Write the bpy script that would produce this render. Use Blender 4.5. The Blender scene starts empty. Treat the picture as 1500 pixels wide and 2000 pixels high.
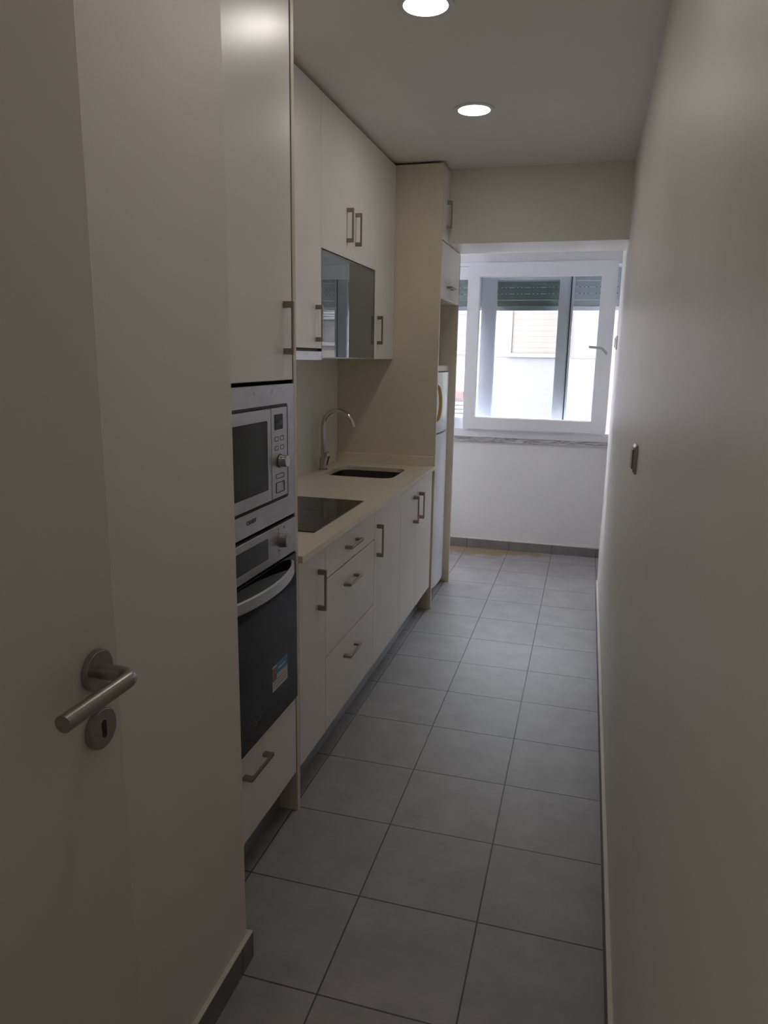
import bpy, bmesh, math
from mathutils import Vector, Matrix

S = bpy.context.scene
COL = S.collection

# ------------------------------------------------------------------ camera
CZ, YAW, PITCH, ROLL, FPX = 1.50174, 0.27008, -0.21189, 0.01672, 1404.144
cy_, sy_ = math.cos(YAW), math.sin(YAW)
cp_, sp_ = math.cos(PITCH), math.sin(PITCH)
fw = Vector((-sy_ * cp_, cy_ * cp_, sp_))
r0 = Vector((cy_, sy_, 0))
u0 = r0.cross(fw)
cr_, sr_ = math.cos(ROLL), math.sin(ROLL)
rr = r0 * cr_ + u0 * sr_
uu = u0 * cr_ - r0 * sr_
cd = bpy.data.cameras.new('camera')
cam = bpy.data.objects.new('camera', cd)
COL.objects.link(cam)
m = Matrix((rr, uu, -fw)).transposed().to_4x4()
m.translation = Vector((0, 0, CZ))
cam.matrix_world = m
cd.sensor_fit = 'VERTICAL'
cd.sensor_height = 36.0
cd.lens = FPX / 2000 * 36
cd.clip_start = 0.02
S.camera = cam

# ------------------------------------------------------------------ world, lights, exposure
W = bpy.data.worlds.new('overcast_sky')
S.world = W
W.use_nodes = True
bgn = W.node_tree.nodes['Background']
bgn.inputs[0].default_value = (1.02, 0.98, 1.09, 1)
bgn.inputs[1].default_value = 18.0
LAMP = 37.5
FILL_NEAR = 28.0  # unseen downlight, added to brighten the open door and near walls
FILL_HALL = 86.0  # unseen hallway downlight, added as fill for the doorway end
LAMP_COL = (1.05, 0.985, 0.90, 1)
LAMP_WARM = (1.07, 0.985, 0.90, 1)
S.view_settings.view_transform = 'Standard'
S.view_settings.look = 'None'
S.view_settings.gamma = 1
S.view_settings.use_curve_mapping = False
S.view_settings.exposure = 0.05
S.cycles.max_bounces = 12
S.cycles.diffuse_bounces = 8
S.cycles.glossy_bounces = 5
S.cycles.transparent_max_bounces = 12
S.cycles.use_denoising = True
S.cycles.sample_clamp_indirect = 6.0
S.cycles.caustics_reflective = False
S.cycles.caustics_refractive = False

# ------------------------------------------------------------------ materials
MATS = {}


def mat(name, col, rough=.5, metal=0., spec=.5, noise=0., nscale=8., bump=0., bscale=60., stretch=None, coat=0., emit=0., ecol=None):
    if name in MATS:
        return MATS[name]
    m = bpy.data.materials.new(name)
    m.use_nodes = True
    nt = m.node_tree
    b = nt.nodes['Principled BSDF']
    b.inputs['Base Color'].default_value = (*col, 1)
    b.inputs['Roughness'].default_value = rough
    b.inputs['Metallic'].default_value = metal
    b.inputs['Specular IOR Level'].default_value = spec
    b.inputs['Coat Weight'].default_value = coat
    if emit:
        b.inputs['Emission Color'].default_value = ecol
        b.inputs['Emission Strength'].default_value = emit
    tc = nt.nodes.new('ShaderNodeTexCoord')
    mp = nt.nodes.new('ShaderNodeMapping')
    nt.links.new(tc.outputs['Object'], mp.inputs[0])
    if stretch:
        mp.inputs['Scale'].default_value = stretch
    n = nt.nodes.new('ShaderNodeTexNoise')
    n.inputs['Scale'].default_value = nscale
    n.inputs['Detail'].default_value = 5
    nt.links.new(mp.outputs[0], n.inputs['Vector'])
    cr = nt.nodes.new('ShaderNodeValToRGB')
    k = max(noise, .012)
    cr.color_ramp.elements[0].position = .3
    cr.color_ramp.elements[1].position = .7
    cr.color_ramp.elements[0].color = (*[c * (1 - k) for c in col], 1)
    cr.color_ramp.elements[1].color = (*[min(1, c * (1 + k)) for c in col], 1)
    nt.links.new(n.outputs['Fac'], cr.inputs[0])
    nt.links.new(cr.outputs[0], b.inputs['Base Color'])
    if bump:
        n2 = nt.nodes.new('ShaderNodeTexNoise')
        n2.inputs['Scale'].default_value = bscale
        n2.inputs['Detail'].default_value = 3
        nt.links.new(mp.outputs[0], n2.inputs['Vector'])
        bp = nt.nodes.new('ShaderNodeBump')
        bp.inputs['Strength'].default_value = bump
        bp.inputs['Distance'].default_value = .002
        nt.links.new(n2.outputs['Fac'], bp.inputs['Height'])
        nt.links.new(bp.outputs[0], b.inputs['Normal'])
    MATS[name] = m
    return m


def glass_mat(name, tint, refl_boost=1.0):
    m = bpy.data.materials.new(name)
    m.use_nodes = True
    nt = m.node_tree
    nt.nodes.clear()
    o = nt.nodes.new('ShaderNodeOutputMaterial')
    t = nt.nodes.new('ShaderNodeBsdfTransparent')
    t.inputs[0].default_value = (*tint, 1)
    g = nt.nodes.new('ShaderNodeBsdfGlossy')
    g.inputs['Roughness'].default_value = .0
    f = nt.nodes.new('ShaderNodeFresnel')
    f.inputs[0].default_value = 1.45
    mx = nt.nodes.new('ShaderNodeMixShader')
    nt.links.new(f.outputs[0], mx.inputs[0])
    nt.links.new(t.outputs[0], mx.inputs[1])
    nt.links.new(g.outputs[0], mx.inputs[2])
    nt.links.new(mx.outputs[0], o.inputs[0])
    return m


TILE, TX, TY = 0.33696, -0.18653, 2.36788


def tile_mat(name='grey_porcelain_tile', vertical=False):
    m = bpy.data.materials.new(name)
    m.use_nodes = True
    nt = m.node_tree
    L = nt.links.new
    b = nt.nodes['Principled BSDF']
    geo = nt.nodes.new('ShaderNodeTexCoord')
    sx = nt.nodes.new('ShaderNodeSeparateXYZ')
    L(geo.outputs['Object'], sx.inputs[0])

    def M(op, a, b_=None, c=None):
        n = nt.nodes.new('ShaderNodeMath')
        n.operation = op
        for i, v in enumerate((a, b_, c)):
            if v is None:
                continue
            if isinstance(v, (int, float)):
                n.inputs[i].default_value = v
            else:
                L(v, n.inputs[i])
        return n.outputs[0]
    gx = M('DIVIDE', M('SUBTRACT', sx.outputs[0], TX), TILE)
    gy = M('DIVIDE', M('SUBTRACT', sx.outputs[1], TY), TILE)
    fx = M('FRACT', M('ADD', gx, 50.5))
    fy = M('FRACT', M('ADD', gy, 50.5))
    dx = M('MULTIPLY', M('ABSOLUTE', M('SUBTRACT', fx, .5)), TILE)
    dy = M('MULTIPLY', M('ABSOLUTE', M('SUBTRACT', fy, .5)), TILE)
    d = dx if vertical == 'x' else (dy if vertical == 'y' else M('MINIMUM', dx, dy))
    mask = nt.nodes.new('ShaderNodeMapRange')      # 0 in the joint, 1 on the tile
    mask.inputs['From Min'].default_value = .0015
    mask.inputs['From Max'].default_value = .0027
    L(d, mask.inputs['Value'])
    # per tile tone
    idv = nt.nodes.new('ShaderNodeCombineXYZ')
    L(M('FLOOR', M('ADD', gx, 50)), idv.inputs[0])
    L(M('FLOOR', M('ADD', gy, 50)), idv.inputs[1])
    wn = nt.nodes.new('ShaderNodeTexWhiteNoise')
    L(idv.outputs[0], wn.inputs[0])
    # mottled cement look, offset per tile
    ofs = nt.nodes.new('ShaderNodeVectorMath')
    ofs.operation = 'MULTIPLY_ADD'
    L(wn.outputs['Color'], ofs.inputs[0])
    ofs.inputs[1].default_value = (7, 7, 7)
    L(geo.outputs['Object'], ofs.inputs[2])
    n1 = nt.nodes.new('ShaderNodeTexNoise')
    n1.inputs['Scale'].default_value = 7
    n1.inputs['Detail'].default_value = 6
    n1.inputs['Roughness'].default_value = .62
    L(ofs.outputs[0], n1.inputs['Vector'])
    cr = nt.nodes.new('ShaderNodeValToRGB')
    cr.color_ramp.elements[0].position = .3
    cr.color_ramp.elements[1].position = .72
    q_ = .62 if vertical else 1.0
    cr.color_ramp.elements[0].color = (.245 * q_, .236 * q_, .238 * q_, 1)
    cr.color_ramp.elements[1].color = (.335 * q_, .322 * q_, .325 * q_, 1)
    L(n1.outputs['Fac'], cr.inputs[0])
    # tiny dark scuffs
    n2 = nt.nodes.new('ShaderNodeTexNoise')
    n2.inputs['Scale'].default_value = 23
    n2.inputs['Detail'].default_value = 4
    L(geo.outputs['Object'], n2.inputs['Vector'])
    sc = nt.nodes.new('ShaderNodeMapRange')
    sc.inputs['From Min'].default_value = .68
    sc.inputs['From Max'].default_value = .76
    sc.inputs['To Max'].default_value = .35
    L(n2.outputs['Fac'], sc.inputs['Value'])
    mxs = nt.nodes.new('ShaderNodeMixRGB')
    L(sc.outputs[0], mxs.inputs[0])
    L(cr.outputs[0], mxs.inputs[1])
    mxs.inputs[2].default_value = (.12, .115, .11, 1)
    # brown water stain in the far left corner of the laundry end
    sp = nt.nodes.new('ShaderNodeVectorMath')
    sp.operation = 'DISTANCE'
    sh = nt.nodes.new('ShaderNodeMapping')
    sh.inputs['Scale'].default_value = (.62, 1.7, 0)
    L(geo.outputs['Object'], sh.inputs[0])
    nw = nt.nodes.new('ShaderNodeTexNoise')
    nw.inputs['Scale'].default_value = 9
    nw.inputs['Detail'].default_value = 5
    L(geo.outputs['Object'], nw.inputs['Vector'])
    ad = nt.nodes.new('ShaderNodeVectorMath')
    ad.operation = 'MULTIPLY_ADD'
    L(nw.outputs['Color'], ad.inputs[0])
    ad.inputs[1].default_value = (.35, .35, 0)
    L(sh.outputs[0], ad.inputs[2])
    L(ad.outputs[0], sp.inputs[0])
    sp.inputs[1].default_value = (-.78 * .62 + .175, 5.63 * 1.7 + .175, 0)
    st = nt.nodes.new('ShaderNodeMapRange')
    st.inputs['From Min'].default_value = .36
    st.inputs['From Max'].default_value = .27
    st.inputs['To Max'].default_value = .0 if vertical else .9
    L(sp.outputs['Value'], st.inputs['Value'])
    mx0 = nt.nodes.new('ShaderNodeMixRGB')
    L(st.outputs[0], mx0.inputs[0])
    L(mxs.outputs[0], mx0.inputs[1])
    mx0.inputs[2].default_value = (.215, .15, .085, 1)
    mx = nt.nodes.new('ShaderNodeMixRGB')
    L(mask.outputs[0], mx.inputs[0])
    mx.inputs[1].default_value = (.062, .058, .057, 1)
    L(mx0.outputs[0], mx.inputs[2])
    L(mx.outputs[0], b.inputs['Base Color'])
    rg = nt.nodes.new('ShaderNodeMapRange')
    rg.inputs['To Min'].default_value = .42
    rg.inputs['To Max'].default_value = .58
    L(n1.outputs['Fac'], rg.inputs['Value'])
    L(rg.outputs[0], b.inputs['Roughness'])
    b.inputs['Specular IOR Level'].default_value = .5
    bp = nt.nodes.new('ShaderNodeBump')
    bp.inputs['Strength'].default_value = .6
    bp.inputs['Distance'].default_value = .0015
    h = M('ADD', mask.outputs[0], M('MULTIPLY', n2.outputs['Fac'], .08))
    L(h, bp.inputs['Height'])
    L(bp.outputs[0], b.inputs['Normal'])
    return m


def marble_mat():
    m = bpy.data.materials.new('veined_marble')
    m.use_nodes = True
    nt = m.node_tree
    L = nt.links.new
    b = nt.nodes['Principled BSDF']
    tc = nt.nodes.new('ShaderNodeTexCoord')
    mp = nt.nodes.new('ShaderNodeMapping')
    mp.inputs['Scale'].default_value = (1, 3, 9)
    L(tc.outputs['Object'], mp.inputs[0])
    n = nt.nodes.new('ShaderNodeTexNoise')
    n.inputs['Scale'].default_value = 3.2
    n.inputs['Detail'].default_value = 8
    n.inputs['Distortion'].default_value = 1.6
    L(mp.outputs[0], n.inputs['Vector'])
    cr = nt.nodes.new('ShaderNodeValToRGB')
    e = cr.color_ramp.elements
    e[0].position = .40
    e[0].color = (.62, .62, .63, 1)
    e[1].position = .62
    e[1].color = (.66, .66, .67, 1)
    k = cr.color_ramp.elements.new(.5)
    k.color = (.22, .21, .23, 1)
    k = cr.color_ramp.elements.new(.455)
    k.color = (.55, .55, .56, 1)
    k = cr.color_ramp.elements.new(.545)
    k.color = (.52, .52, .54, 1)
    L(n.outputs['Fac'], cr.inputs[0])
    L(cr.outputs[0], b.inputs['Base Color'])
    b.inputs['Roughness'].default_value = .3
    return m


def lam(name, **k):
    return mat(name, (.79, .765, .735), rough=.33, noise=.02, nscale=3, bump=.04, bscale=900, **k)


M_lam = lam('cream_laminate')
M_panel = mat('cream_panel', (.66, .61, .50), rough=.42, noise=.02, nscale=3)
M_wall = mat('wall_paint', (.76, .735, .685), rough=.43, noise=.02, nscale=2.5, bump=.10, bscale=90)
M_wallw = mat('white_wall_paint', (.82, .82, .84), rough=.55, noise=.02, nscale=2.5, bump=.08, bscale=90)
M_ceil = mat('ceiling_paint', (.80, .79, .755), rough=.75, noise=.015, nscale=2, bump=.06, bscale=90)
M_door = mat('door_lacquer', (.67, .64, .60), rough=.45, noise=.02, nscale=2)
M_gap = mat('dark_gap_edge', (.055, .04, .028), rough=.6)
M_steel = mat('brushed_steel', (.58, .58, .60), rough=.36, metal=1, noise=.05, nscale=3, stretch=(1, 1, 60), bump=.05, bscale=200)
M_front = mat('appliance_steel', (.52, .52, .57), rough=.42, metal=.85, noise=.10, nscale=6, stretch=(1, 1, 3))
M_handle = mat('brushed_bronze_nickel', (.30, .255, .21), rough=.36, metal=1, noise=.08, nscale=30)
M_nickel = mat('satin_nickel', (.36, .34, .32), rough=.30, metal=1, noise=.03, nscale=20)
M_chrome = mat('chrome', (.58, .57, .56), rough=.06, metal=1)
M_blackglass = mat('black_glass', (.008, .008, .012), rough=.04, spec=.22)
M_hob = mat('hob_glass', (.012, .012, .013), rough=.10, spec=.34)
M_black = mat('black_plastic', (.012, .012, .012), rough=.4)
M_screen = mat('display_glass', (.012, .014, .020), rough=.08, spec=.25)
M_mesh = mat('oven_window_glass', (.018, .024, .028), rough=.08, spec=.25)
M_print = mat('grey_print', (.07, .07, .08), rough=.5)
M_fadep = mat('faint_print', (.13, .13, .135), rough=.4)
M_quartz = mat('cream_quartz', (.70, .65, .54), rough=.22, noise=.03, nscale=140)
M_splash = mat('backsplash_panel', (.82, .79, .77), rough=.4, noise=.02, nscale=3)
M_alu = mat('aluminium_plinth', (.55, .58, .62), rough=.3, metal=.9, noise=.03, nscale=4)
M_flap = mat('grey_flap_glass', (.085, .105, .10), rough=.0, spec=.5)
M_flap.node_tree.nodes['Principled BSDF'].inputs['IOR'].default_value = 2.0
M_fframe = mat('flap_frame_aluminium', (.25, .25, .24), rough=.3, metal=1)
M_pvc = mat('white_window_profile', (.84, .85, .90), rough=.32, noise=.01)
M_gask = mat('black_gasket', (.01, .01, .012), rough=.6)
M_fridge = mat('white_fridge_enamel', (.80, .82, .90), rough=.22, noise=.01, coat=.2)
M_fhand = mat('yellowed_plastic', (.48, .38, .14), rough=.35, noise=.05)
M_ftop = mat('fridge_cap_plastic', (.72, .70, .62), rough=.4)
M_rust = mat('rusty_seam', (.12, .05, .025), rough=.7)
M_plate = mat('switch_plate_dark', (.12, .10, .09), rough=.3, metal=.3)
M_plateb = mat('switch_plate_bevel', (.36, .33, .30), rough=.28, metal=.5)
M_trim = mat('light_trim', (.72, .72, .70), rough=.35)
M_grout = mat('light_joint_mortar', (.62, .60, .54), rough=.6, noise=.05, nscale=20)
M_facade = mat('pale_render', (.165, .153, .158), rough=.9, noise=.02, nscale=1.5)
M_facade2 = mat('yellowish_render', (.17, .162, .138), rough=.9, noise=.02, nscale=1.5)
M_shutb = mat('beige_shutter', (.155, .132, .118), rough=.7, noise=.04, nscale=10)
M_shut = mat('grey_shutter_slat', (.82, .90, .91), rough=.55, noise=.03, nscale=12)
M_shutrail = mat('shutter_end_rail', (.80, .84, .86), rough=.45)
M_shutw = mat('white_shutter', (.21, .21, .23), rough=.6)
M_pane = mat('dusky_pane', (.11, .105, .12), rough=.4)
M_red = mat('brick_red_ledge', (.19, .065, .06), rough=.8)
M_ground = mat('court_ground', (.45, .44, .42), rough=.9, noise=.1)
M_blue = mat('sticker_blue', (.05, .20, .48), rough=.4)
M_white = mat('sticker_white', (.62, .60, .58), rough=.4)
M_pic = mat('sticker_picture', (.22, .12, .09), rough=.5, noise=.6, nscale=60)
M_sgrey = mat('sticker_grey', (.33, .32, .33), rough=.5)
M_lamp = mat('lit_diffuser', (1, 1, 1), rough=.5, emit=LAMP, ecol=LAMP_COL)
M_filln = mat('fill_diffuser_near', (1, 1, 1), rough=.5, emit=FILL_NEAR, ecol=LAMP_WARM)
M_fillh = mat('fill_diffuser_hall', (1, 1, 1), rough=.5, emit=FILL_HALL, ecol=LAMP_COL)
M_tile = tile_mat()
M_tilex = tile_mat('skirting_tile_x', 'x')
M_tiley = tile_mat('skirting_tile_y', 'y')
M_marble = marble_mat()
M_glass = glass_mat('window_glass', (.87, .93, .925))
M_glassb = glass_mat('tinted_outer_glass', (.85, .92, .91))


def translucent(m, k):
    nt = m.node_tree
    b = nt.nodes['Principled BSDF']
    o = [n for n in nt.nodes if n.type == 'OUTPUT_MATERIAL'][0]
    t = nt.nodes.new('ShaderNodeBsdfTranslucent')
    t.inputs[0].default_value = (.75, .88, .88, 1)
    mx = nt.nodes.new('ShaderNodeMixShader')
    mx.inputs[0].default_value = k
    nt.links.new(b.outputs[0], mx.inputs[1])
    nt.links.new(t.outputs[0], mx.inputs[2])
    nt.links.new(mx.outputs[0], o.inputs[0])


translucent(M_shut, .42)


# ------------------------------------------------------------------ helpers
def B(bm, x0, x1, y0, y1, z0, z1, bev=0., seg=2):
    """a box, bevelled"""
    vs = bmesh.ops.create_cube(bm, size=1)['verts']
    sx, sy, sz = x1 - x0, y1 - y0, z1 - z0
    for v in vs:
        v.co = Vector(((x0 + x1) / 2 + v.co.x * sx, (y0 + y1) / 2 + v.co.y * sy, (z0 + z1) / 2 + v.co.z * sz))
    if bev:
        es = list({e for v in vs for e in v.link_edges})
        bmesh.ops.bevel(bm, geom=es, offset=bev, segments=seg, affect='EDGES', profile=.5)
    return bm


def box(*a, **k):
    return B(bmesh.new(), *a, **k)


def poly(pts, axis, a0, a1, bev=0.):
    """extrude a closed 2D outline along an axis ('x': pts are (y,z), 'y': (x,z), 'z': (x,y))"""
    bm = bmesh.new()

    def P(p, a):
        if axis == 'x':
            return (a, p[0], p[1])
        if axis == 'y':
            return (p[0], a, p[1])
        return (p[0], p[1], a)
    lo = [bm.verts.new(P(p, a0)) for p in pts]
    hi = [bm.verts.new(P(p, a1)) for p in pts]
    n = len(pts)
    bm.faces.new(lo)
    bm.faces.new(hi[::-1])
    for i in range(n):
        bm.faces.new((lo[i], hi[i], hi[(i + 1) % n], lo[(i + 1) % n]))
    bmesh.ops.recalc_face_normals(bm, faces=bm.faces)
    if bev:
        bmesh.ops.bevel(bm, geom=list(bm.edges), offset=bev, segments=1, affect='EDGES')
    return bm


def rrect(x0, x1, y0, y1, r, n=6):
    pts = []
    for cx, cy, a0 in ((x1 - r, y1 - r, 0), (x0 + r, y1 - r, 90), (x0 + r, y0 + r, 180), (x1 - r, y0 + r, 270)):
        for i in range(n + 1):
            a = math.radians(a0 + 90 * i / n)
            pts.append((cx + r * math.cos(a), cy + r * math.sin(a)))
    return pts


def ring(outer, inner, axis, a0, a1):
    """extruded ring between two outlines with the same point count"""
    bm = bmesh.new()

    def P(p, a):
        if axis == 'x':
            return (a, p[0], p[1])
        if axis == 'y':
            return (p[0], a, p[1])
        return (p[0], p[1], a)
    n = len(outer)
    V = [[bm.verts.new(P(p, a)) for p in loop] for loop in (outer, inner) for a in (a0, a1)]
    o0, o1, i0, i1 = V
    for k in range(n):
        j = (k + 1) % n
        bm.faces.new((o0[k], o0[j], o1[j], o1[k]))
        bm.faces.new((i0[k], i1[k], i1[j], i0[j]))
        bm.faces.new((o0[k], i0[k], i0[j], o0[j]))
        bm.faces.new((o1[k], o1[j], i1[j], i1[k]))
    bmesh.ops.recalc_face_normals(bm, faces=bm.faces)
    return bm


def join(*bms):
    out = bmesh.new()
    for b in bms:
        me = bpy.data.meshes.new('t')
        b.to_mesh(me)
        b.free()
        out.from_mesh(me)
        bpy.data.meshes.remove(me)
    return out


def cyl(c, axis, r, h, r2=None, seg=40, bev=0.):
    """cylinder from point c along an axis vector for length h"""
    bm = bmesh.new()
    d = Vector(axis).normalized()
    q = Vector((0, 0, 1)).rotation_difference(d).to_matrix().to_4x4()
    bmesh.ops.create_cone(bm, cap_ends=True, segments=seg, radius1=r, radius2=r if r2 is None else r2, depth=h)
    if bev:
        es = [e for e in bm.edges if any(len(f.verts) > 4 for f in e.link_faces)]
        bmesh.ops.bevel(bm, geom=es, offset=bev, segments=3, affect='EDGES')
    bmesh.ops.transform(bm, matrix=Matrix.Translation(Vector(c) + d * h / 2) @ q, verts=bm.verts)
    return bm


def tube(pts, radii, seg=20):
    bm = bmesh.new()
    pts = [Vector(p) for p in pts]
    if isinstance(radii, (int, float)):
        radii = [radii] * len(pts)
    up = None
    rings = []
    for i, p in enumerate(pts):
        t = (pts[min(i + 1, len(pts) - 1)] - pts[max(i - 1, 0)]).normalized()
        if up is None:
            up = t.orthogonal().normalized()
        a = (up - t * up.dot(t)).normalized()
        up = a
        b = t.cross(a)
        rings.append([bm.verts.new(p + (a * math.cos(2 * math.pi * k / seg) + b * math.sin(2 * math.pi * k / seg)) * radii[i]) for k in range(seg)])
    for i in range(len(rings) - 1):
        for k in range(seg):
            bm.faces.new((rings[i][k], rings[i][(k + 1) % seg], rings[i + 1][(k + 1) % seg], rings[i + 1][k]))
    bm.faces.new(rings[0][::-1])
    bm.faces.new(rings[-1])
    bmesh.ops.recalc_face_normals(bm, faces=bm.faces)
    return bm


def world_origin(o):
    v = Vector((0, 0, 0))
    while o is not None:
        v += o.location
        o = o.parent
    return v


def obj(name, bm, m, parent=None, smooth=True, origin=None):
    me = bpy.data.meshes.new(name)
    if origin is None:
        if parent is None:
            xs = [v.co for v in bm.verts]
            origin = Vector(((min(v.x for v in xs) + max(v.x for v in xs)) / 2, (min(v.y for v in xs) + max(v.y for v in xs)) / 2, min(v.z for v in xs)))
        else:
            origin = world_origin(parent)
    origin = Vector(origin)
    for v in bm.verts:
        v.co -= origin
    bm.to_mesh(me)
    bm.free()
    me.materials.append(m)
    o = bpy.data.objects.new(name, me)
    COL.objects.link(o)
    if parent is None:
        o.location = origin
    else:
        o.parent = parent
    if smooth:
        for p in me.polygons:
            p.use_smooth = True
        try:
            me.set_sharp_from_angle(angle=math.radians(32))
        except Exception:
            pass
    return o


def tag(o, label=None, cat=None, group=None, kind=None):
    for k, v in (('label', label), ('category', cat), ('group', group), ('kind', kind)):
        if v:
            o[k] = v
    return o


def thing(name, label, cat, loc, kind=None, group=None):
    o = bpy.data.objects.new(name, None)
    o.empty_display_size = .1
    COL.objects.link(o)
    o.location = loc
    return tag(o, label, cat, group, kind)


def struct(name, bm, m, label, cat, smooth=False):
    # structure keeps its origin at the world origin so tile joints line up
    return tag(obj(name, bm, m, None, smooth, origin=(0, 0, 0)), label, cat, kind='structure')


def text(body, name, m, parent, size, pos, width_scale=1., face='x', shear=0., depth=.0006):
    """flat lettering standing on a +x face, reading along +y"""
    cu = bpy.data.curves.new('lettering', 'FONT')
    cu.body = body
    cu.size = size
    cu.shear = shear
    cu.align_x = 'CENTER'
    cu.align_y = 'CENTER'
    cu.extrude = depth
    t = bpy.data.objects.new('lettering_tmp', cu)
    COL.objects.link(t)
    bpy.context.view_layer.update()
    me = bpy.data.meshes.new_from_object(t.evaluated_get(bpy.context.evaluated_depsgraph_get()))
    bpy.data.objects.remove(t)
    bpy.data.curves.remove(cu)
    og = world_origin(parent)
    for v in me.vertices:
        c = v.co.copy()
        v.co = Vector((pos[0] + c.z, pos[1] + c.x * width_scale, pos[2] + c.y)) - og
    me.materials.clear()
    me.materials.append(m)
    me.name = name
    o = bpy.data.objects.new(name, me)
    COL.objects.link(o)
    o.parent = parent
    return o


def handle(parent, x, y, z, vertical=True, L=.146, out=.030):
    """flat strip pull: two blocks standing out of the door and a thin bar between them"""
    w = .0055
    lg, th = .0175, .0065
    if vertical:
        pts = [(z - L / 2, 0), (z - L / 2, out), (z + L / 2, out), (z + L / 2, 0), (z + L / 2 - lg, 0), (z + L / 2 - lg, out - th), (z - L / 2 + lg, out - th), (z - L / 2 + lg, 0)]
        bm = poly([(x + b, a) for a, b in pts], 'y', y - w, y + w, bev=.0007)
    else:
        pts = [(y - L / 2, 0), (y - L / 2, out), (y + L / 2, out), (y + L / 2, 0), (y + L / 2 - lg, 0), (y + L / 2 - lg, out - th), (y - L / 2 + lg, out - th), (y - L / 2 + lg, 0)]
        bm = poly([(x + b, a) for a, b in pts], 'z', z - w, z + w, bev=.0007)
    return obj('handle', bm, M_handle, parent, smooth=False)


def front(parent, name, xf, y0, y1, z0, z1, hy=None, hz=None, vert=True, m=None, th=.018, g=.0015):
    gz = .0034 if name == 'drawer' else g
    d = obj(name, box(xf - th, xf, y0 + g, y1 - g, z0 + gz, z1 - gz, bev=.0009, seg=1), m or M_lam, parent, smooth=False)
    if hy is not None:
        handle(d, xf, hy, hz, vert)
    return d


# ================================================================== STRUCTURE
CEIL = 2.5424
XL, XR = -1.44, .155
YE = 5.669
BX = -2.45       # the glazed balcony runs on to the left behind the fridge
struct('floor', join(box(-1.62, .30, -1.6, 4.71, -.12, 0), box(BX - .15, .30, 4.71, 5.72, -.12, 0)), M_tile, 'grey square porcelain tile floor running to the window', 'floor')
struct('ceiling', box(-1.62, .30, -1.6, 4.71, CEIL, CEIL + .15), M_ceil, 'flat painted ceiling with two round recessed lights', 'ceiling')
struct('ceiling_balcony', box(BX - .15, .30, 4.71, 5.95, 2.46, 2.60), M_wallw, 'white ceiling above the window end behind the beam', 'ceiling')
struct('wall_lintel', box(-1.44, .172, 4.302, 4.71, 2.1447, CEIL), M_wall, 'deep beam crossing above the opening before the window', 'beam')
struct('wall_left', box(XL - .15, XL - .002, 1.405, 4.71, 0, 2.6), M_wall, 'side wall behind the run of kitchen cabinets', 'wall')
nb = box(XL - .15, -.73, 0.0, 1.403, 0, CEIL)
struct('wall_left_near', nb, M_wall, 'cream wall block behind the open door, ending at the oven column', 'wall')
# right wall: straight to the beam, then very slightly splayed to the window wall
rw = bmesh.new()
pts = [(XR, -1.5), (XR, 4.75), (.1725, YE), (.32, YE), (.32, -1.5)]
rw = poly(pts, 'z', 0, 2.6)
struct('wall_right', rw, M_wall, 'long plain cream wall along the right side', 'wall')
# window wall
WX0, WX1, WZ0, WZ1 = -1.30, .26, .902, 2.215
ew = join(box(BX - .15, .34, YE, YE + .20, 0, WZ0 - .038), box(BX - .15, .34, YE, YE + .20, WZ1, 2.60),
          box(BX - .15, WX0, YE, YE + .20, WZ0 - .038, WZ1), box(WX1, .34, YE, YE + .20, WZ0 - .038, WZ1))
struct('wall_end', ew, M_wallw, 'white wall below and above the window', 'wall')
SW0, SW1, SZ0, SZ1 = 4.90, 5.46, 1.00, 2.12
struct('wall_balcony', join(box(BX - .15, XL - .152, 4.56, 4.71, 0, 2.6), box(BX - .15, BX, 4.71, YE, 0, SZ0), box(BX - .15, BX, 4.71, YE, SZ1, 2.46),
                            box(BX - .15, BX, 4.71, SW0, SZ0, SZ1), box(BX - .15, BX, SW1, YE, SZ0, SZ1)), M_wallw, 'side walls of the glazed balcony, left of the window', 'wall')
# entrance wall behind the camera with the doorway, and the hallway beyond
fwm = join(box(-1.62, -.615, -.12, 0, 0, CEIL), box(-.615, XR, -.12, 0, 2.08, CEIL))
struct('wall_entrance', fwm, M_wall, 'wall that holds the kitchen doorway', 'wall')
struct('wall_hall', join(box(-1.62, .32, -1.6, -1.5, 0, CEIL), box(-1.62, -1.52, -1.5, -.12, 0, CEIL)), M_wall, 'hallway walls behind the doorway', 'wall')
# skirting: grey tile with a pale mortar line on top
SK = .078


def skirting(name, label, bm_tile, bm_top, m):
    t = thing(name, label, 'baseboard', (0, 0, 0), kind='structure')
    obj('skirting_tile', bm_tile, m, t, smooth=False)
    obj('mortar_line', bm_top, M_grout, t, smooth=False)
    return t


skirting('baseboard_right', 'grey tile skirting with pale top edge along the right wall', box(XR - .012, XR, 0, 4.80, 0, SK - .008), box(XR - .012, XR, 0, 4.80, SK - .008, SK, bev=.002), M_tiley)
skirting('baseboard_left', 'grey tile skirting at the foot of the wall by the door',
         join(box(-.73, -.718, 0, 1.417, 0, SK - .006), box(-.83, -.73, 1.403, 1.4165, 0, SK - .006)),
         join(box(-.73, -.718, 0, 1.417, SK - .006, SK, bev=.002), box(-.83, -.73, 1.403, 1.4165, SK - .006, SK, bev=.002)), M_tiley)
skirting('baseboard_end', 'grey tile skirting below the window wall', box(BX, .1725, YE - .012, YE, 0, SK - .006), box(BX, .1725, YE - .012, YE, SK - .006, SK), M_tilex)

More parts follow.
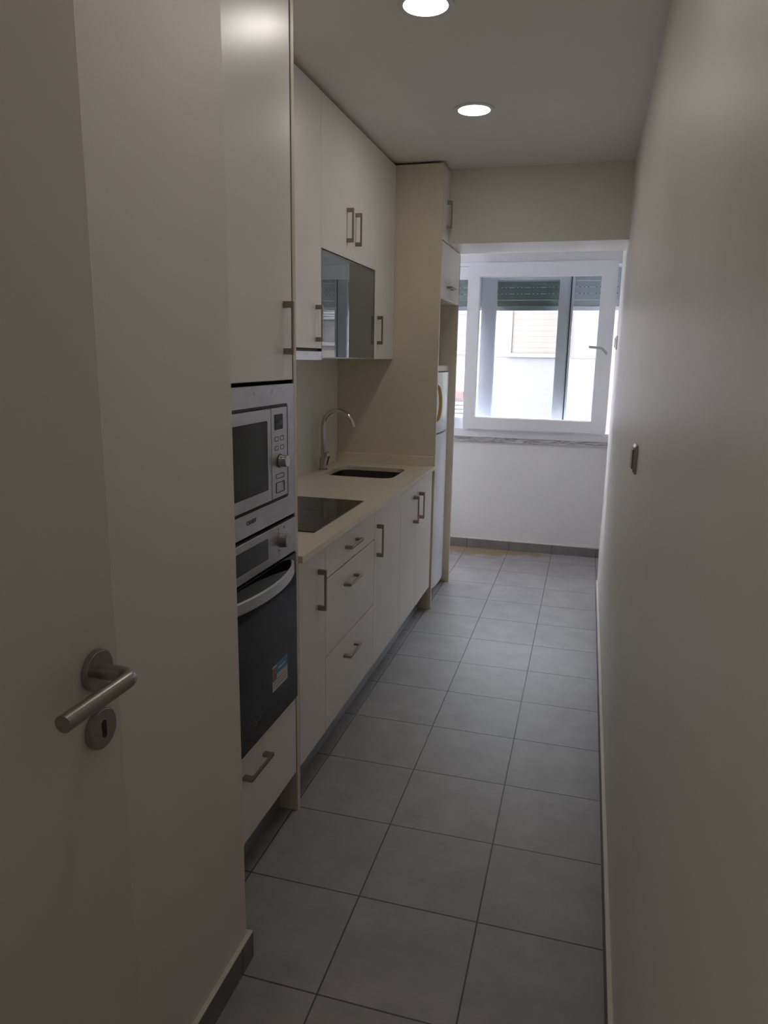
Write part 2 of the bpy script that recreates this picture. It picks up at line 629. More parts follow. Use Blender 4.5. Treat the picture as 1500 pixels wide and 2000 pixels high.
# ================================================================== OPEN DOOR
door = thing('door_1', 'open white interior door leaf with satin lever handle', 'door', (-.607, .0, 0), kind='structure')
leaf = obj('leaf', box(-.625, -.590, .004, .785, .008, 2.05, bev=.002), M_door, door, smooth=False)
LX = -.590
ry, rz = .737, 1.099
lev = obj('lever_handle', tube([(LX + .004, ry, rz)] + [(LX + .012 + .030 * i / 4, ry, rz) for i in range(5)] +
          [(LX + .042 + .016 * math.sin(a), ry - .016 * (1 - math.cos(a)), rz) for a in [math.radians(15 * k) for k in range(1, 7)]] +
          [(LX + .058, ry - .016 - .115 * i / 4, rz) for i in range(1, 5)], .0105, seg=28), M_nickel, door)
obj('rosette', cyl((LX, ry, rz), (1, 0, 0), .0275, .009, bev=.0018, seg=56), M_nickel, door)
kp = obj('keyhole_plate', cyl((LX, ry - .001, 1.0175), (1, 0, 0), .0275, .009, bev=.0018, seg=56), M_nickel, door)
obj('keyhole', poly(rrect(ry - .0045, ry + .0035, 1.0175 - .012, 1.0175 + .012, .0035), 'x', LX + .0085, LX + .0096), M_gask, kp, smooth=False)

# ================================================================== OVEN COLUMN
XF = -.840
TOP = 2.527
cy0, cy1 = 1.407, 2.010
col = thing('oven_column_cabinet', 'tall cream column cabinet housing the microwave and the oven', 'cabinet', (-1.14, 1.71, 0))
obj('side_panel', box(XL, -.8405, cy1, cy1 + .022, 0, TOP, bev=.001, seg=1), M_panel, col, smooth=False)
obj('carcass', join(box(XL, XF - .003, cy1 - .0100, cy1 - .0004, .15, TOP - .002), box(XL, XF - .019, cy0, cy1 - .011, 1.43, TOP - .004), box(XL, XF - .019, cy0, cy0 + .016, .15, 1.43), box(XL, XF - .019, cy1 - .016, cy1 - .0105, .15, 1.43),
                    box(XL, XF - .019, cy0, cy1, .15, .425), box(XL, -1.42, cy0, cy1, .425, 1.43), box(XL, XF - .03, cy0 + .016, cy1 - .016, 1.0215, 1.031)), M_gap, col, smooth=False)
front(col, 'door', XF, cy0, cy1 - .0095, 1.432, TOP, hy=1.943, hz=1.578)
front(col, 'drawer', XF, cy0, cy1 - .0095, .149, .424, hy=1.69, hz=.357, vert=False)
obj('plinth', box(XF - .085, XF - .065, cy0, cy1, 0, .149), M_alu, col, smooth=False)

# ------------------------------------------------------------------ microwave
A0, A1 = cy0 + .004, cy1 - .012        # appliance width in y
XA = XF + .004
mw = thing('microwave_oven', 'built-in stainless steel microwave with dial, above the black oven', 'microwave', (-1.1, 1.7, 1.0335))
o_ = rrect(A0, A1, 1.0335, 1.4225, .003)
i_ = rrect(1.468, 1.944, 1.098, 1.364, .008)
obj('trim_frame', ring(o_, i_, 'x', XA - .018, XA), M_front, mw, smooth=False)
obj('body', box(-1.38, XA - .006, 1.466, 1.946, 1.096, 1.366), M_black, mw, smooth=False)
obj('black_gap', ring(rrect(1.464, 1.948, 1.094, 1.368, .010), rrect(1.4715, 1.9405, 1.1015, 1.3605, .006), 'x', XA - .016, XA + .0012), M_gask, mw, smooth=False)
dr = obj('door', box(XA - .014, XA + .003, 1.473, 1.828, 1.103, 1.359, bev=.0015), M_front, mw, smooth=False)
obj('window', poly(rrect(1.515, 1.802, 1.137, 1.328, .004), 'x', XA + .002, XA + .0042), M_blackglass, dr, smooth=False)
obj('window_mesh', poly(rrect(1.545, 1.776, 1.162, 1.303, .006), 'x', XA + .0040, XA + .0047), M_mesh, dr, smooth=False)
cpn = obj('control_panel', box(XA - .014, XA + .003, 1.831, 1.939, 1.103, 1.359, bev=.0015), M_front, mw, smooth=False)
obj('display', poly(rrect(1.852, 1.906, 1.298, 1.341, .001), 'x', XA + .0025, XA + .0042), M_screen, cpn, smooth=False)
text('12:88', 'display_digits', M_fadep, cpn, .018, (XA + .0044, 1.879, 1.318))
for by in (1.864, 1.901):
    for bz in (1.272, 1.246):
        obj('button', ring(rrect(by - .0125, by + .0125, bz - .0065, bz + .0065, .004), rrect(by - .0108, by + .0108, bz - .0048, bz + .0048, .003), 'x', XA + .0026, XA + .0036), M_print, cpn, smooth=False)
obj('button', ring(rrect(1.856, 1.914, 1.158, 1.172, .006), rrect(1.858, 1.912, 1.160, 1.170, .0045), 'x', XA + .0026, XA + .0036), M_print, cpn, smooth=False)
obj('button', ring(rrect(1.856, 1.914, 1.117, 1.148, .004), rrect(1.858, 1.912, 1.119, 1.146, .003), 'x', XA + .0026, XA + .0046), M_print, cpn, smooth=False)
kn = obj('knob', cyl((XA + .003, 1.884, 1.208), (1, 0, 0), .0175, .024, r2=.0165, bev=.0015, seg=48), M_chrome, cpn)
obj('knob_ring', cyl((XA + .0028, 1.884, 1.208), (1, 0, 0), .0200, .002, seg=48), M_print, cpn)
text('CANDY', 'lettering', M_print, mw, .0165, (XA + .0004, 1.700, 1.068), width_scale=1.0)
# wear smudges on the trim
for (sy0, sz0, w_, h_) in ((1.73, 1.398, .004, .010), (1.842, 1.400, .003, .012), (1.835, 1.396, .003, .004), (1.79, 1.352, .003, .010), (1.65, 1.117, .003, .004), (1.90, 1.41, .004, .003)):
    obj('scuff_mark', poly(rrect(sy0, sy0 + w_, sz0, sz0 + h_, w_ * .45), 'x', XA + (.003 if sz0 < 1.36 else 0), XA + (.0034 if sz0 < 1.36 else .0004)), M_sgrey, mw, smooth=False)

# ------------------------------------------------------------------ oven
ov = thing('oven', 'built-in oven with black glass door, steel control strip and curved handle', 'oven', (-1.1, 1.7, .4255))
obj('body', box(-1.38, XA - .016, A0 + .016, A1 - .016, .4265, 1.018), M_black, ov, smooth=False)
cpo = obj('control_panel', box(XA - .015, XA + .002, A0, A1, .9145, 1.0205, bev=.0015), M_front, ov, smooth=False)
obj('display', poly(rrect(1.605 - .185, 1.797, .940, 1.000, .005), 'x', XA + .0015, XA + .0030), M_screen, cpo, smooth=False)
for ky in (1.886, 1.372 + .09):
    if ky < 1.47:
        ky = 1.478 - .03
    k_ = obj('knob', cyl((XA + .002, ky, .974), (1, 0, 0), .0215, .024, r2=.019, bev=.002, seg=40), M_nickel, cpo)
for (ty, tz, w_, h_) in ((1.868, 1.006, .0016, .008), (1.871, .997, .0016, .005), (1.908, 1.004, .005, .007), (1.866, .944, .002, .006), (1.876, .942, .0016, .005), (1.845, .975, .004, .0016)):
    obj('dial_mark', box(XA + .0018, XA + .0026, ty, ty + w_, tz, tz + h_), M_print, cpo, smooth=False)
od = obj('door', box(XA - .016, XA + .004, A0, A1, .4265, .9095, bev=.002), M_blackglass, ov, smooth=False)
obj('window', poly(rrect(1.47, 1.945, .49, .83, .01), 'x', XA + .0035, XA + .0044), M_mesh if False else mat('oven_inner_glass', (.012, .014, .022), rough=.05, spec=.25), od, smooth=False)
# curved handle: a flat bar bowed outwards between two ends
hb = bmesh.new()
N = 36
prev = None
ymid, half = (A0 + A1) / 2, (A1 - A0) / 2 - .044
for i in range(N + 1):
    t = -1 + 2 * i / N
    y = ymid + half * t
    x = XA + .005 + .050 * (1 - t * t) ** .8
    th = .007
    q = [hb.verts.new((x, y, .897)), hb.verts.new((x + th, y, .895)), hb.verts.new((x + th, y, .867)), hb.verts.new((x, y, .865))]
    if prev:
        for k in range(4):
            hb.faces.new((prev[k], prev[(k + 1) % 4], q[(k + 1) % 4], q[k]))
    else:
        hb.faces.new(q[::-1])
    prev = q
hb.faces.new(prev)
bmesh.ops.recalc_face_normals(hb, faces=hb.faces)
obj('handle', hb, M_steel, od)
lb = obj('energy_label', box(XA + .004, XA + .0046, 1.806, 1.916, .527, .606), M_white, od, smooth=False)
obj('label_blue_band', box(XA + .0045, XA + .0050, 1.836, 1.916, .574, .606), M_blue, lb, smooth=False)
obj('label_picture', box(XA + .0045, XA + .0050, 1.806, 1.835, .560, .600), M_pic, lb, smooth=False)
for q in range(3):
    obj('label_line', box(XA + .0045, XA + .0049, 1.812, 1.905, .537 + .009 * q, .540 + .009 * q), M_sgrey, lb, smooth=False)
obj('label_line', box(XA + .0049, XA + .0053, 1.846, 1.900, .586, .591), M_white, lb, smooth=False)
text('Candy', 'lettering', M_fadep, od, .020, (XA + .0046, 1.70, .490), shear=.3)

# ================================================================== BASE CABINETS
ZB, ZT = .149, .862
bases = [
    ('base_cabinet', 'narrow cream base cabinet with one door beside the oven column', 2.033, 2.277, [('door', 2.033, 2.277, ZB, ZT, 2.207, .720, True)]),
    ('drawer_cabinet', 'cream base cabinet with three drawers under the worktop', 2.277, 2.886, [('drawer', 2.277, 2.886, .732, ZT, 2.563, .798, False), ('drawer', 2.277, 2.886, .438, .732, 2.553, .654, False), ('drawer', 2.277, 2.886, ZB, .438, 2.553, .362, False)]),
    ('base_cabinet', 'cream base cabinet with one door and a tall handle, right of the drawers', 2.886, 3.345, [('door', 2.886, 3.345, ZB, ZT, 2.928, .719, True)]),
    ('sink_cabinet', 'cream two-door base cabinet under the sink with paired handles', 3.345, 4.078, [('door', 3.345, 3.695, ZB, ZT, 3.620, .719, True), ('door', 3.695, 4.078, ZB, ZT, 3.752, .717, True)]),
]
for name, label, y0, y1, fronts in bases:
    t = thing(name, label, 'cabinet', (-1.14, (y0 + y1) / 2, 0))
    g = .0008
    if name == 'sink_cabinet':
        cb = join(box(XL, XF - .019, y0 + g, y0 + .018, ZB, .860), box(XL, XF - .019, y1 - .018, y1 - g, ZB, .860), box(XL, XF - .019, y0 + .018, y1 - .018, ZB, ZB + .018), box(XL, XL + .01, y0 + .018, y1 - .018, ZB, .86))
    else:
        cb = box(XL, XF - .019, y0 + g, y1 - g, ZB, .835 if name == 'drawer_cabinet' else .860)
    obj('carcass', cb, M_gap, t, smooth=False)
    for fn, a, b, c, d, hy, hz, vt in fronts:
        front(t, fn, XF, a, b, c, d, hy=hy, hz=hz, vert=vt)
    obj('plinth', box(XF - .085, XF - .068, y0, y1, 0, ZB), M_alu, t, smooth=False)

# ------------------------------------------------------------------ worktop with sink cut-out
Z0, Z1 = .864, .885
WF = -.826
wt_y0, wt_y1 = 2.0325, 4.099
so = [(WF, wt_y0), (WF, wt_y1), (XL + .0065, wt_y1), (XL + .0065, wt_y0)]
SX0, SX1, SY0, SY1 = -1.335, -.952, 3.560, 3.915


def worktop():
    bm = bmesh.new()
    hole = rrect(SX0, SX1, SY0, SY1, .06, n=8)
    top = [bm.verts.new((x, y, Z1)) for x, y in so]
    hv = [bm.verts.new((x, y, Z1)) for x, y in hole]
    es = [bm.edges.new((top[i], top[(i + 1) % 4])) for i in range(4)]
    es += [bm.edges.new((hv[i], hv[(i + 1) % len(hv)])) for i in range(len(hv))]
    bmesh.ops.triangle_fill(bm, edges=es, use_beauty=True)
    fs = list(bm.faces)
    r = bmesh.ops.extrude_face_region(bm, geom=fs)
    for v in [g for g in r['geom'] if isinstance(g, bmesh.types.BMVert)]:
        v.co.z = Z0
    bmesh.ops.recalc_face_normals(bm, faces=bm.faces)
    return bm


wt = thing('worktop', 'cream stone worktop running from oven column to fridge panel', 'worktop', (-1.13, 3.07, Z0))
obj('slab', worktop(), M_quartz, wt, smooth=False)
obj('upstand', box(XL + .0065, -.841, 4.082, 4.099, Z1, .940, bev=.001, seg=1), M_quartz, wt, smooth=False)
tag(obj('backsplash', box(XL, XL + .006, 2.0325, 4.099, Z1 - .012, 1.492), M_splash), 'plain cream splashback panel between worktop and wall cabinets', 'splashback')

# ------------------------------------------------------------------ sink
sk = thing('sink', 'undermounted stainless steel sink bowl in the worktop', 'sink', (-1.14, 3.74, .70))
d_ = .004
o1 = rrect(SX0 - d_, SX1 + d_, SY0 - d_, SY1 + d_, .062, n=8)
bm = bmesh.new()
prof = [(0, .8635), (.001, .80), (.004, .72), (.020, .702), (.05, .697)]
loops = []
for ins, z in prof:
    k = rrect(SX0 - d_ + ins, SX1 + d_ - ins, SY0 - d_ + ins, SY1 + d_ - ins, max(.062 - ins * .5, .02), n=8)
    loops.append([bm.verts.new((x, y, z)) for x, y in k])
for a, b in zip(loops, loops[1:]):
    for i in range(len(a)):
        bm.faces.new((a[i], a[(i + 1) % len(a)], b[(i + 1) % len(a)], b[i]))
bm.faces.new(loops[-1])
fl = rrect(SX0 - .02, SX1 + .02, SY0 - .02, SY1 + .02, .07, n=8)
fv = [bm.verts.new((x, y, .8635)) for x, y in fl]
for i in range(len(fv)):
    bm.faces.new((fv[i], fv[(i + 1) % len(fv)], loops[0][(i + 1) % len(fv)], loops[0][i]))
bmesh.ops.recalc_face_normals(bm, faces=bm.faces)
for f in bm.faces:
    pass
obj('bowl', bm, mat('sink_steel', (.20, .185, .18), rough=.34, metal=1, noise=.06, nscale=20), sk)
obj('drain', cyl((-1.14, 3.74, .698), (0, 0, 1), .042, .003, bev=.001), M_chrome, sk)

# ------------------------------------------------------------------ faucet
FX, FY = -1.386, 3.727
fc = thing('faucet', 'chrome swan-neck kitchen tap behind the sink', 'faucet', (FX, FY, Z1))
obj('base', join(cyl((FX, FY, Z1 + .0003), (0, 0, 1), .0265, .005, bev=.001), cyl((FX, FY, Z1 + .004), (0, 0, 1), .0215, .062, bev=.002)), M_chrome, fc)
R = .088
hz0 = 1.128
dx, dy = .80, -.10     # swing direction of the spout
dl = math.hypot(dx, dy)
dx, dy = dx / dl, dy / dl
pts = [(FX, FY, Z1 + .06 + (hz0 - Z1 - .06) * i / 6) for i in range(7)]
for k in range(1, 25):
    a = math.pi - math.radians(160 * k / 24)
    r_ = R + R * math.cos(a)
    pts.append((FX + dx * r_, FY + dy * r_, hz0 + R * math.sin(a)))
for k in range(1, 4):
    a_ = Vector(pts[-1]) - Vector(pts[-2])
    pts.append(tuple(Vector(pts[-1]) + a_.normalized() * .011))
rad = [.0125] * len(pts)
for k in range(7):
    rad[-1 - k] = .0134
obj('spout', tube(pts, rad, seg=24), M_chrome, fc)
obj('spout_collar', tube(pts[-9:-7], [.0144, .0144], seg=24), M_chrome, fc)
lv = obj('mixer_valve', tube([(FX + .010, FY - .012, .900), (FX + .022, FY - .026, .935), (FX + .034, FY - .038, .965)], [.014, .0165, .0165], seg=24), M_chrome, fc)
obj('lever', tube([(FX + .034, FY - .038, .967), (FX + .038, FY - .042, .975), (FX + .040, FY - .044, .990)], [.0185, .0185, .013], seg=24), M_chrome, fc)

# ------------------------------------------------------------------ hob
hb_ = thing('hob', 'black ceramic glass hob set in the worktop beside the oven column', 'hob', (-1.16, 2.636, Z1))
obj('glass', poly(rrect(-1.415, -.903, 2.336, 2.937, .004), 'z', Z1 + .0002, Z1 + .0045), M_hob, hb_, smooth=False)
for (zx, zy, zr) in ((-1.29, 2.49, .09), (-1.29, 2.78, .073), (-1.03, 2.78, .10), (-1.03, 2.49, .073)):
    n_ = 48
    oo = [(zx + zr * math.cos(2 * math.pi * i / n_), zy + zr * math.sin(2 * math.pi * i / n_)) for i in range(n_)]
    ii = [(zx + (zr - .0015) * math.cos(2 * math.pi * i / n_), zy + (zr - .0015) * math.sin(2 * math.pi * i / n_)) for i in range(n_)]
    obj('cooking_zone', ring(oo, ii, 'z', Z1 + .0044, Z1 + .0047), mat('hob_print', (.035, .035, .037), rough=.15), hb_, smooth=False)

# ================================================================== WALL CABINETS
XU = -1.097
UB, UT = 1.492, 2.527
u1 = thing('hood_cabinet', 'tall cream wall cabinet above the cooker hood with one handle', 'cabinet', (-1.27, 2.48, 1.53))
obj('carcass', box(XL, XU - .019, 2.033, 2.929, 1.532, UT - .004), M_gap, u1, smooth=False)
front(u1, 'filler_panel', XU, 2.033, 2.330, UB, UT)
front(u1, 'door', XU, 2.330, 2.930, 1.532, UT, hy=2.867, hz=1.634)
u2 = thing('double_wall_cabinet', 'cream two-door wall cabinet with paired handles above the glass flap', 'cabinet', (-1.27, 3.33, 1.94))
obj('carcass', box(XL, XU - .019, 2.931, 3.720, 1.938, UT - .004), M_gap, u2, smooth=False)
front(u2, 'door', XU, 2.930, 3.335, 1.937, UT, hy=3.262, hz=2.080)
front(u2, 'door', XU, 3.335, 3.721, 1.937, UT, hy=3.385, hz=2.080)
u3 = thing('glass_flap_cabinet', 'wall cabinet with a grey reflective glass flap above the worktop', 'cabinet', (-1.27, 3.32, UB))
obj('carcass', box(XL, XU - .019, 2.931, 3.710, UB, 1.934), M_lam, u3, smooth=False)
fl_ = obj('flap_frame', ring(rrect(2.9325, 3.7085, UB + .001, 1.9335, .0008), rrect(2.938, 3.703, UB + .006, 1.928, .0008), 'x', XU - .018, XU), M_fframe, u3, smooth=False)
obj('glass_flap', box(XU - .014, XU - .0015, 2.938, 3.703, UB + .006, 1.928), M_flap, fl_, smooth=False)
u4 = thing('wall_cabinet', 'narrow tall cream wall cabinet beside the fridge panel', 'cabinet', (-1.27, 3.90, UB))
obj('carcass', box(XL, XU - .019, 3.722, 4.098, UB, UT - .004), M_lam, u4, smooth=False)
front(u4, 'door', XU, 3.7205, 4.098, UB, UT, hy=3.770, hz=1.641, g=.0008)
for o in (u2, u3):
    pass
# ------------------------------------------------------------------ cooker hood
hd = thing('range_hood', 'slim stainless steel cooker hood under the tall wall cabinet', 'cooker hood', (-1.26, 2.63, 1.486))
obj('body', box(XL + .01, XU - .02, 2.334, 2.926, 1.4925, 1.530), mat('hood_grey', (.25, .25, .25), rough=.5), hd, smooth=False)
obj('front_strip', box(XU - .02, XU + .002, 2.332, 2.926, 1.486, 1.5215, bev=.001), M_steel, hd, smooth=False)

# ================================================================== FRIDGE HOUSING
XP = -.8315
fh = thing('fridge_housing', 'tall cream housing around the fridge with a small door and flap on top', 'cabinet', (-1.13, 4.4, 0))
obj('side_panel', box(XL, XP, 4.100, 4.119, 0, TOP + .003, bev=.001, seg=1), M_panel, fh, smooth=False)
obj('side_panel', box(XL, XP, 4.690, 4.710, 0, 2.138, bev=.001, seg=1), M_panel, fh, smooth=False)
obj('carcass', join(box(XL, XP - .020, 4.1195, 4.300, 2.1445, TOP - .003), box(XL, XP - .020, 4.1195, 4.6895, 1.845, 2.138)), M_gap, fh, smooth=False)
obj('shelf_panel', box(XL, XP - .006, 4.1195, 4.6895, 1.832, 1.8455), M_panel, fh, smooth=False)
front(fh, 'door', XP, 4.120, 4.301, 2.143, TOP, hy=4.225, hz=2.289)
front(fh, 'flap_door', XP, 4.120, 4.708, 1.836, 2.139, hy=4.36, hz=1.905, vert=False)

fr = thing('fridge', 'white fridge-freezer with yellowed handle inside the tall housing', 'fridge', (-1.16, 4.405, 0))
FY0, FY1 = 4.135, 4.678
obj('body', box(-1.42, -.935, FY0, FY1, .045, 1.420, bev=.008), M_fridge, fr)
obj('top_cover', box(-1.42, -.879, FY0 - .001, FY1 + .001, 1.421, 1.457, bev=.006), M_ftop, fr)
for fy in (FY0 + .03, FY1 - .07):
    obj('foot', cyl((-.96, fy + .02, 0), (0, 0, 1), .018, .046), M_black, fr)
    obj('foot', cyl((-1.38, fy + .02, 0), (0, 0, 1), .018, .046), M_black, fr)


def bowed(z0, z1):
    """door slab with a gently bowed front"""
    n = 24
    pts = []
    for i in range(n + 1):
        t = -1 + 2 * i / n
        pts.append((-.884 + .040 * (1 - abs(t) ** 2.4), (FY0 + FY1) / 2 + (FY1 - FY0) / 2 * t))
    pts += [(-.933, FY1), (-.933, FY0)]
    return poly(pts, 'z', z0, z1)


fd = obj('freezer_door', bowed(1.062, 1.418), M_fridge, fr)
obj('fridge_door', bowed(.085, 1.052), M_fridge, fr)
obj('door_seam', box(-.93, -.886, FY0 + .004, FY1 - .004, 1.0525, 1.0615), M_rust, fr, smooth=False)
obj('kick_grille', box(-.925, -.915, FY0, FY1, .046, .083), M_black, fr, smooth=False)
hpts = []
for i in range(17):
    t = i / 16
    hpts.append((-.852 + .026 * math.sin(math.pi * t) ** .5, 4.205, 1.135 + .215 * t))
fhm = bmesh.new()
prev = None
for (x, y, z) in hpts:
    q = [fhm.verts.new((x - .011, y - .013, z)), fhm.verts.new((x + .008, y - .011, z)), fhm.verts.new((x + .008, y + .011, z)), fhm.verts.new((x - .011, y + .013, z))]
    if prev:
        for k in range(4):
            fhm.faces.new((prev[k], prev[(k + 1) % 4], q[(k + 1) % 4], q[k]))
    else:
        fhm.faces.new(q[::-1])
    prev = q
fhm.faces.new(prev)
bmesh.ops.recalc_face_normals(fhm, faces=fhm.faces)
obj('handle', fhm, M_fhand, fd)

# ================================================================== WINDOW
win = thing('window_1', 'wide white sliding window with roller shutter across the far end', 'window', (-.5, YE, .9), kind='structure')


def sash(parent, name, x0, x1, z0, z1, y0, y1, wl, wr, wb, wt_, gm, bead=.006):
    o = [(x0, z0), (x1, z0), (x1, z1), (x0, z1)]
    i = [(x0 + wl, z0 + wb), (x1 - wr, z0 + wb), (x1 - wr, z1 - wt_), (x0 + wl, z1 - wt_)]
    s = obj(name, ring(o, i, 'y', y0, y1), M_pvc, parent, smooth=False)
    b0 = [(a + (bead if k in (0, 3) else -bead), c + (bead if k in (0, 1) else -bead)) for k, (a, c) in enumerate(i)]
    obj('glazing_bead', ring(i, b0, 'y', (y0 + y1) / 2 - .012, (y0 + y1) / 2 + .008), M_pvc, s, smooth=False)
    bm_ = bmesh.new()
    ym = (y0 + y1) / 2
    vs = [bm_.verts.new((a, ym, c)) for a, c in i]
    bm_.faces.new(vs)
    obj('glass_pane', bm_, gm, s, smooth=False)
    return s


# outer frame: bottom track, head and jambs
obj('window_frame', join(box(WX0, WX1, 5.672, 5.90, .902, .958, bev=.002, seg=1), box(WX0, WX1, 5.672, 5.90, 2.186, WZ1, bev=.002, seg=1),
                         box(WX0, WX0 + .05, 5.672, 5.90, .958, 2.186), box(WX1 - .05, WX1, 5.672, 5.90, .958, 2.186)), M_pvc, win, smooth=False)
obj('window_sill', box(-1.44, .1724, 5.652, 5.90, .8645, .901, bev=.002, seg=1), M_marble, win, smooth=False)
# apron rail under the main sash
obj('track_cover', box(-1.30, .1722, 5.640, 5.671, .902, .968, bev=.002, seg=1), M_pvc, win, smooth=False)
sA = sash(win, 'sash', -.924, .1475, .970, 2.198, 5.595, 5.639, .088, .104, .086, .094, M_glass)
# lever on the right stile
hx, hz_ = .108, 1.555
obj('handle_plate', box(hx - .012, hx + .016, 5.586, 5.5955, hz_ - .055, hz_ + .02, bev=.002), M_pvc, sA, smooth=False)
hl = obj('sash_handle', tube([(hx, 5.59, hz_ - .002), (hx, 5.560, hz_ + .004), (hx - .010, 5.548, hz_ + .014), (hx - .035, 5.545, hz_ + .036), (hx - .125, 5.545, hz_ + .045)], [.008, .009, .010, .010, .009], seg=16), mat('grey_lever', (.42, .42, .45), rough=.4), sA)
sB = sash(win, 'sash', -1.28, -.862, .962, 2.184, 5.680, 5.722, .08, .045, .078, .085, M_glass)
sC = sash(win, 'sash', -.840, -.176, .962, 2.184, 5.775, 5.817, .108, .078, .078, .085, M_glassb)
obj('gasket', box(-.1755, -.168, 5.772, 5.819, .965, 2.18), M_gask, sC, smooth=False)
obj('seal_profile', box(-.1675, -.152, 5.770, 5.815, .965, 2.18), M_shutrail, sC, smooth=False)
# roller shutter, partly lowered, seen outside the panes
w2_ = thing('window_2', 'side window of the balcony, out of the picture', 'window', (BX, 5.2, SZ0), kind='structure')  # unseen window, added to bring daylight in from the left
obj('window_frame', ring([(SW0, SZ0), (SW1, SZ0), (SW1, SZ1), (SW0, SZ1)], [(SW0 + .06, SZ0 + .06), (SW1 - .06, SZ0 + .06), (SW1 - .06, SZ1 - .06), (SW0 + .06, SZ1 - .06)], 'x', BX - .10, BX - .04), M_pvc, w2_, smooth=False)
gb = bmesh.new()
gb.faces.new([gb.verts.new((BX - .07, a, b)) for a, b in ((SW0 + .06, SZ0 + .06), (SW1 - .06, SZ0 + .06), (SW1 - .06, SZ1 - .06), (SW0 + .06, SZ1 - .06))])
obj('glass_pane', gb, M_glass, w2_, smooth=False)
rs = obj('roller_shutter', box(-1.25, .21, 5.858, 5.866, 1.90, 2.18), M_shut, win, smooth=False)
zz = 1.905
for k in range(6):
    z_a = 1.905 + .047 * k
    obj('shutter_slat', poly([(5.858, z_a), (5.8550, z_a + .002), (5.8545, z_a + .023), (5.8550, z_a + .0438), (5.858, z_a + .0458)], 'x', -1.25, .21), M_shut, rs, smooth=True)
obj('end_rail', box(-1.25, .21, 5.846, 5.870, 1.872, 1.904, bev=.003), M_shutrail, rs, smooth=False)
# small solid plugs stand in for daylight through holes at the slat seams
for zrow in (1.9975, 2.0445):
    hm = bmesh.new()
    x = -1.20
    k = 0
    while x < .19:
        if k % 4 != 3:
            B(hm, x, x + .016, 5.8535, 5.8585, zrow - .002, zrow + .003)
        x += .030
        k += 1
    obj('daylight_plugs', hm, M_shutw, rs, smooth=False)

# ================================================================== OUTSIDE
FB = 10.0
nb_ = thing('neighbouring_building', 'pale rendered building facing the window across the court', 'building', (0, FB + .3, -6))
obj('wall', join(box(-16, 16, FB, FB + .4, -6, 1.5245), box(-16, 16, FB + .004, FB + .4, 1.5245, 1.531), box(-16, 16, FB, FB + .4, 1.531, 3.3)), M_facade, nb_, smooth=False)


def bwin(x0, x1, z0, z1, m, fr_=.05, sill=True):
    w = obj('window_surround', ring([(x0 - fr_, z0 - fr_), (x1 + fr_, z0 - fr_), (x1 + fr_, z1 + fr_), (x0 - fr_, z1 + fr_)], [(x0, z0), (x1, z0), (x1, z1), (x0, z1)], 'y', FB - .04, FB), mat('pink_white_stone', (.21, .185, .192), rough=.8), nb_, smooth=False)
    n = 16
    bmw = bmesh.new()
    h = (z1 - z0) / n
    for i in range(n):
        B(bmw, x0, x1, FB - .022 - .0, FB - .001, z0 + h * i, z0 + h * (i + 1), bev=.0015, seg=1)
    obj('shutter', bmw, m, w, smooth=False)
    return w


bwin(-1.03, -.345, 1.585, 2.75, M_shutb)
w2 = bwin(.45, 1.508, 1.70, 2.90, M_pane)
obj('shutter_box', box(.40, 1.56, FB - .07, FB, 2.012, 2.9), M_shutw, w2, smooth=False)
for i in range(8):
    obj('box_rib', box(.40, 1.56, FB - .085, FB - .069, 2.02 + .035 * i, 2.045 + .035 * i), M_shutw, w2, smooth=False)
obj('lower_wall_band', box(.2, 6.9, FB - .03, FB - .0005, -3, 1.59), M_facade2, nb_, smooth=False)
bwin(-2.6, -1.64, 1.60, 2.09, M_pane, fr_=.04)
obj('ledge', box(-3.4, -1.645, FB - .10, FB, .975, 1.050), M_red, nb_, smooth=False)
bmw = bmesh.new()
for i in range(12):
    B(bmw, -3.3, -1.64, FB - .03, FB - .001, .93 - .055 * (i + 1), .93 - .055 * i - .012, bev=.003, seg=1)
obj('lower_shutter', bmw, M_shutw, nb_, smooth=False)
struct('wall_exterior', join(box(BX - .15, 16, 5.72, 5.95, 2.61, 13.0), box(BX - .15, -1.63, 5.87, 5.95, -6, 2.61), box(.35, 16, 5.72, 5.95, -6, 2.61), box(BX - .15, .35, 5.72, 5.869, -6, -.13)), mat('own_facade_render', (.45, .44, .43), rough=.9), 'outer wall of this building above and around the window', 'wall')  # unseen upper wall, added tall and long to block sky light from the court
struct('ground', box(-16, 16, 5.95, FB, -6.2, -6), M_ground, 'ground of the court far below the window', 'ground')

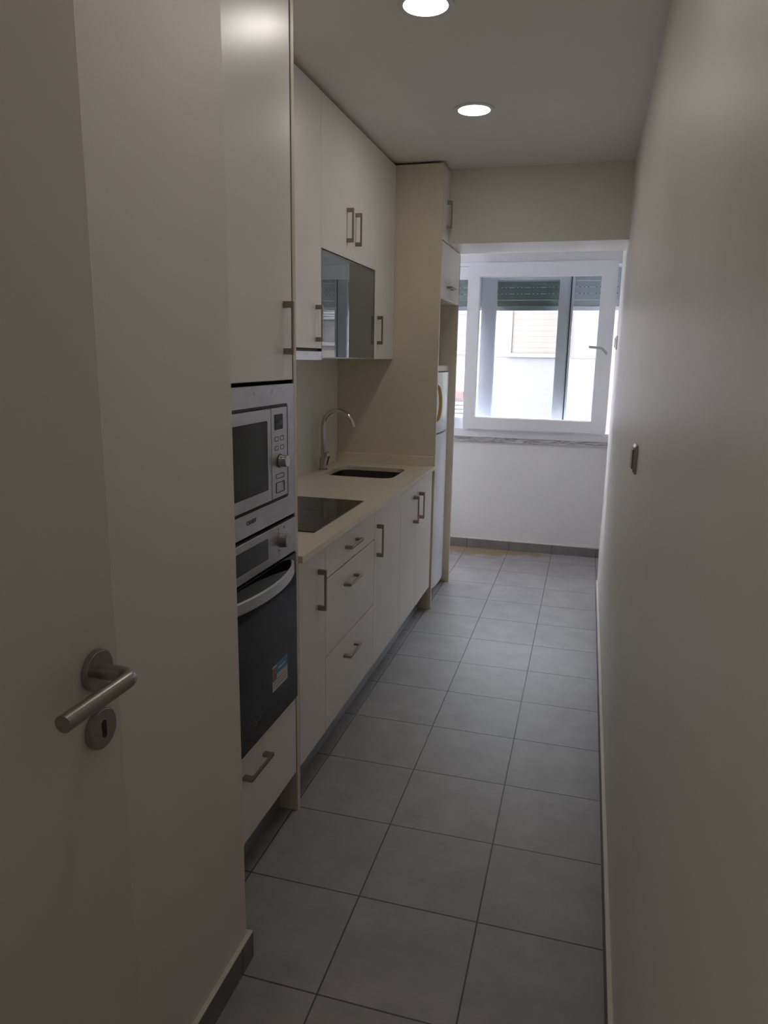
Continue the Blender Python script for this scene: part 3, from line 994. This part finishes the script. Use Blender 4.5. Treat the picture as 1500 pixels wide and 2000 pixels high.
# ================================================================== CEILING LIGHTS
for (lx, ly, lab, lm) in ((-.553, 2.372, 'round lit ceiling downlight above the hob, cut by the top of the picture', M_lamp), (-.553, 3.332, 'round lit ceiling downlight further away, nearer to the window beam', M_lamp),
                          (-.30, 1.20, 'added round downlight out of view inside the doorway, brightening the open door', M_filln), (-.55, -.80, 'added round downlight out of view in the hallway, filling the near end', M_fillh)):
    t = thing('ceiling_light', lab, 'ceiling light', (lx, ly, CEIL - .006))
    n_ = 64
    oo = [(lx + .086 * math.cos(2 * math.pi * i / n_), ly + .086 * math.sin(2 * math.pi * i / n_)) for i in range(n_)]
    ii = [(lx + .068 * math.cos(2 * math.pi * i / n_), ly + .068 * math.sin(2 * math.pi * i / n_)) for i in range(n_)]
    obj('trim_ring', ring(oo, ii, 'z', CEIL - .006, CEIL - .0002), M_trim, t, smooth=False)
    obj('diffuser', cyl((lx, ly, CEIL - .004), (0, 0, 1), .0679, .0035, seg=64), lm, t, smooth=False)

# ================================================================== LIGHT SWITCHES


def switch(y, z, x, label):
    t = thing('light_switch', label, 'light switch', (x, y, z - .043))
    bm = bmesh.new()
    o = rrect(y - .041, y + .041, z - .043, z + .043, .006)
    i = rrect(y - .033, y + .033, z - .035, z + .035, .004)
    a = [bm.verts.new((x - .0005, p, q)) for p, q in o]
    b = [bm.verts.new((x - .006, p, q)) for p, q in o]
    c = [bm.verts.new((x - .0115, p, q)) for p, q in i]
    n = len(o)
    for s, e in ((a, b), (b, c)):
        for k in range(n):
            bm.faces.new((s[k], s[(k + 1) % n], e[(k + 1) % n], e[k]))
    bm.faces.new(c)
    bm.faces.new(a[::-1])
    bmesh.ops.recalc_face_normals(bm, faces=bm.faces)
    obj('plate', bm, M_plateb, t, smooth=False)
    pp = [(x - .0112, y - .028), (x - .0112, y + .028), (x - .0175, y + .022), (x - .0150, y - .022)]
    obj('rocker', poly(pp, 'z', z - .029, z + .029, bev=.001), M_plate, t, smooth=False)


switch(2.262, 1.218, XR, 'square light switch on the right wall, at chest height near the middle')
switch(4.955, 1.617, .1585, 'light switch at the far end of the right wall, seen edge-on against the window')
